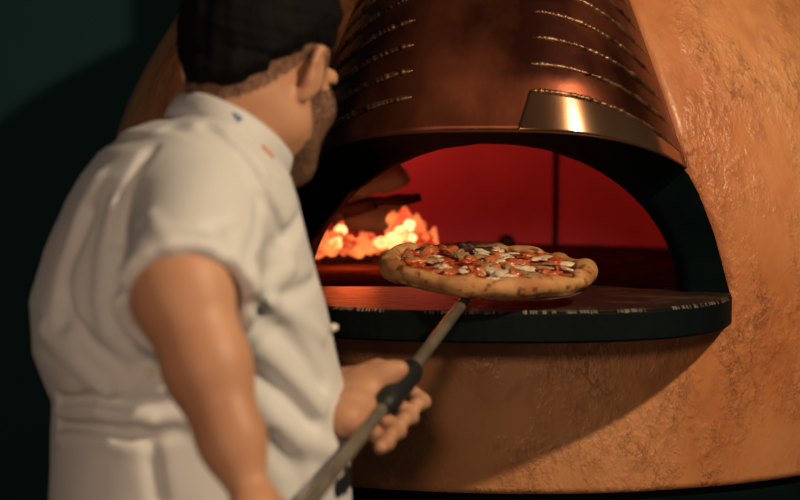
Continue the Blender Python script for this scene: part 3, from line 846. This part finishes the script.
a_, b_ = np.array(r_sh), np.array(r_el + adir * .01)
d_ = b_ - a_; L2_ = float(d_ @ d_)
def sleeve_fn(X, Y, Z):
    t = np.clip(((X - a_[0]) * d_[0] + (Y - a_[1]) * d_[1] + (Z - a_[2]) * d_[2]) / L2_, 0, 1.3)
    r_ = .068 - .004 * t
    f = np.sqrt((X - a_[0] - t * d_[0]) ** 2 + (Y - a_[1] - t * d_[1]) ** 2 + (Z - a_[2] - t * d_[2]) ** 2) - r_
    pl_ = (X - HEMC.x) * hemn.x + (Y - HEMC.y) * hemn.y + (Z - HEMC.z) * hemn.z
    f = f - .003 * np.exp(-((pl_ + .020) / .004) ** 2) * 0 - .002 * (pl_ > -.022)
    return np.maximum(f, pl_)
jk.add(sleeve_fn, np.minimum(a_, b_) - .08, np.maximum(a_, b_) + .08, .022)
# folds: ridges (+) and valleys (-) laid on the cloth
folds = [
 ([(262, 196), (255, 230), (246, 262), (243, 288)], -.004, .008), ([(150, 150), (128, 190), (118, 240), (116, 290)], -.010, .008),
 ([(118, 205), (108, 250), (104, 300), (110, 330)], .006, .012), ([(88, 215), (66, 270), (62, 320)], -.006, .012), ([(70, 300), (90, 345), (120, 368)], -.007, .010),
 ([(58, 400), (95, 398), (140, 404), (185, 402)], -.008, .007), ([(60, 412), (100, 413), (150, 420)], .006, .008), ([(58, 424), (100, 428), (140, 436), (180, 432)], -.007, .007),
 ([(120, 400), (150, 440), (158, 498)], -.004, .010), ([(60, 438), (110, 442), (150, 452)], .004, .008),
 ([(250, 300), (280, 330), (308, 362), (322, 384)], -.008, .010), ([(248, 335), (275, 360), (298, 384), (318, 406)], .007, .012), ([(245, 290), (275, 305), (320, 335)], .006, .010),
 ([(256, 372), (290, 400), (310, 422)], -.008, .010), ([(262, 410), (300, 440), (330, 452)], .006, .012), ([(270, 440), (295, 470), (300, 498)], -.005, .012),
 ([(300, 218), (285, 240), (258, 268)], -.007, .009), ([(310, 250), (290, 268), (262, 290)], .006, .009), ([(316, 280), (300, 290), (285, 298)], -.005, .008),
 ([(205, 125), (235, 150), (262, 190), (280, 240)], -.006, .008), ([(170, 125), (210, 140), (240, 170), (255, 205)], -.005, .010), ([(185, 118), (225, 135), (262, 172)], .005, .008),
 ([(150, 215), (170, 245), (178, 260)], .004, .008), ([(215, 230), (225, 250), (228, 270)], -.004, .008), ([(140, 225), (200, 232), (245, 224)], -.003, .008),
 ([(100, 180), (84, 215), (75, 250)], .005, .012), ([(46, 330), (80, 360), (110, 390)], .006, .012), ([(165, 330), (150, 360), (120, 388)], -.006, .012),
]
for poly, amp, wd in folds:
    pts3 = [jk.hit(x, y) for x, y in poly]; pts3 = [np.array(p) for p in pts3 if p is not None]
    if len(pts3) < 2: continue
    lo = np.min(pts3, 0) - 3 * wd; hi = np.max(pts3, 0) + 3 * wd
    sl, X, Y, Z = jk.box(lo, hi); best = None
    for a1, b1 in zip(pts3[:-1], pts3[1:]):
        d1 = b1 - a1; l2 = float(d1 @ d1) + 1e-9
        t = np.clip(((X - a1[0]) * d1[0] + (Y - a1[1]) * d1[1] + (Z - a1[2]) * d1[2]) / l2, 0, 1)
        q2 = (X - a1[0] - t * d1[0]) ** 2 + (Y - a1[1] - t * d1[1]) ** 2 + (Z - a1[2] - t * d1[2]) ** 2
        best = q2 if best is None else np.minimum(best, q2)
    jk.F[sl] -= (2.0 * amp * np.exp(-best / (.75 * wd * wd))).astype(np.float32)
sl, X, Y, Z = jk.box((-.6, 1.2, .8), (.2, 2.2, 1.7))
jk.F[sl] += (.0035 * wobble(X, Y, Z * .6, 34, 11)).astype(np.float32)
# the cloth never wears through: a thin inner layer of the sleeve
def core_fn(X, Y, Z):
    t = np.clip(((X - a_[0]) * d_[0] + (Y - a_[1]) * d_[1] + (Z - a_[2]) * d_[2]) / L2_, 0, 1.3)
    f = np.sqrt((X - a_[0] - t * d_[0]) ** 2 + (Y - a_[1] - t * d_[1]) ** 2 + (Z - a_[2] - t * d_[2]) ** 2) - .0605
    return np.maximum(f, (X - HEMC.x) * hemn.x + (Y - HEMC.y) * hemn.y + (Z - HEMC.z) * hemn.z)
jk.add(core_fn, np.minimum(a_, b_) - .08, np.maximum(a_, b_) + .08, .012)
# openings: sleeve, neck
jk.capsule(r_sh.lerp(r_el, .35), r_el + adir * .12, .050, .051, .004, sub=True)
jk.capsule(neck0 + Vector((.004, 0, .004)), H(0, -.02, -.02), .073, .076, .006, sub=True)
V, F = jk.nets(); jacket = mesh('jacket', V, F, CLOTH, person, world=True)
# mandarin collar with coloured trim
def cband(pts4, name, m, hgt, thick, parent=person, up_off=0.0):
    n_ = 64; rows = []
    th_ = np.linspace(0, 2 * math.pi, len(pts4) + 1)
    P4 = np.array([list(p) for p in pts4] + [list(pts4[0])])
    cen = P4[:-1].mean(0)
    def at(t):
        i = t / (2 * math.pi) * len(pts4); k = int(i) % len(pts4); f_ = i - int(i); L_ = len(pts4)
        p0, p1, p2, p3 = [np.array(list(pts4[(k + j) % L_])) for j in (-1, 0, 1, 2)]
        return .5 * ((2 * p1) + (-p0 + p2) * f_ + (2 * p0 - 5 * p1 + 4 * p2 - p3) * f_ ** 2 + (-p0 + 3 * p1 - 3 * p2 + p3) * f_ ** 3)
    axis = np.array(list((H(0, -.02, -.02) - neck0).normalized()))
    for k in range(n_):
        p = at(2 * math.pi * k / n_ * .9999); o_ = p - cen; o_ -= axis * (o_ @ axis); o_ /= np.linalg.norm(o_)
        rows.append([p + axis * (up_off + y * hgt) + o_ * (x * thick - .15 * y * hgt) for x, y in ((-.5, 0), (.5, 0), (.6, .5), (.5, .95), (0, 1.08), (-.5, .95), (-.5, .5))])
    V, F = grid(rows, closed_u=True, closed_v=True); o = mesh(name, V, F, m, parent, world=True); return recalc(o)
cn = neck0
cp = [P(166, 118, 1.78), P(190, 120, 1.690), P(230, 137, 1.664), P(264, 161, 1.685), P(283, 182, 1.76), P(262, 165, 1.85), P(225, 138, 1.88), P(184, 120, 1.865)]
cband(cp, 'collar', CLOTH, .030, .008, jacket)
tb = []
for (px, py, d) in [(262, 147, 1.660), (267, 152, 1.664), (272, 158, 1.672)]: tb.append(P(px, py, d))
V, F = tube(tb, .0028, 8); mesh('collar_trim', V, F, mat('orange_trim', (.70, .20, .04), .7), jacket, world=True)
tb = [P(px, py, d) for (px, py, d) in [(228, 111, 1.672), (235, 115, 1.668), (241, 119, 1.664)]]
V, F = tube(tb, .0022, 8); mesh('collar_trim', V, F, mat('blue_trim', (.12, .22, .42), .7), jacket, world=True)
def button(px, py, side=None):
    p = jk.hit(px, py)
    if p is None:
        for dx in range(0, 24):
            p = jk.hit(px - dx, py)
            if p is not None: break
    if p is None: return
    V = []; F = []; lump(V, F, p + Vector((.005, -.004, 0)), .0055, .3, (1, 1, .8)); mesh('button', V, F, PEARL, jacket, world=True)
button(329, 327); button(346, 432); button(146, 372)
# trousers, shoes
tr = Field((-.50, 1.44, .0), (.02, 2.08, .98), .007)
for s_ in (1, -1):
    hp = Vector((TC.x + .005, TC.y, hipz)) + lat * (.085 * s_); kn_ = Vector((hp.x + .03 * s_, hp.y, .50)) + fwd * .02 * s_; an = Vector((kn_.x, kn_.y, .09)) - fwd * .02
    tr.chain([hp, kn_, an + Vector((0, 0, .0))], [.118, .082, .066], .04)
sl, X, Y, Z = tr.box((-.6, 1.3, -.1), (.2, 2.2, 1.0)); tr.F[sl] = np.maximum(tr.F[sl], np.maximum(.06 - Z, Z - .955)) + .003 * wobble(X, Y, Z * .5, 30, 3)
V, F = tr.nets(); mesh('trousers', V, F, TROUSER, person, world=True)
for s_ in (1, -1):
    hp = Vector((TC.x + .005, TC.y, hipz)) + lat * (.085 * s_); kn_ = Vector((hp.x + .03 * s_, hp.y, .50)) + fwd * .02 * s_; an = Vector((kn_.x, kn_.y, 0)) - fwd * .02
    lo = an - Vector((.25, .25, .0)); sf = Field((lo.x, lo.y, -.01), (lo.x + .5, lo.y + .5, .16), .006)
    sf.capsule(an + Vector((0, 0, .06)), an + Vector((0, 0, .11)), .052, .048, .02)
    sf.capsule(an - fwd * .03 + Vector((0, 0, .045)), an + fwd * .17 + Vector((0, 0, .035)), .046, .046, .03)
    sl, X, Y, Z = sf.box((-9, -9, -.1), (9, 9, .3)); sf.F[sl] = np.maximum(sf.F[sl], .0005 - Z)
    V, F = sf.nets(); mesh('shoe', V, F, LEATHER, person, world=True)
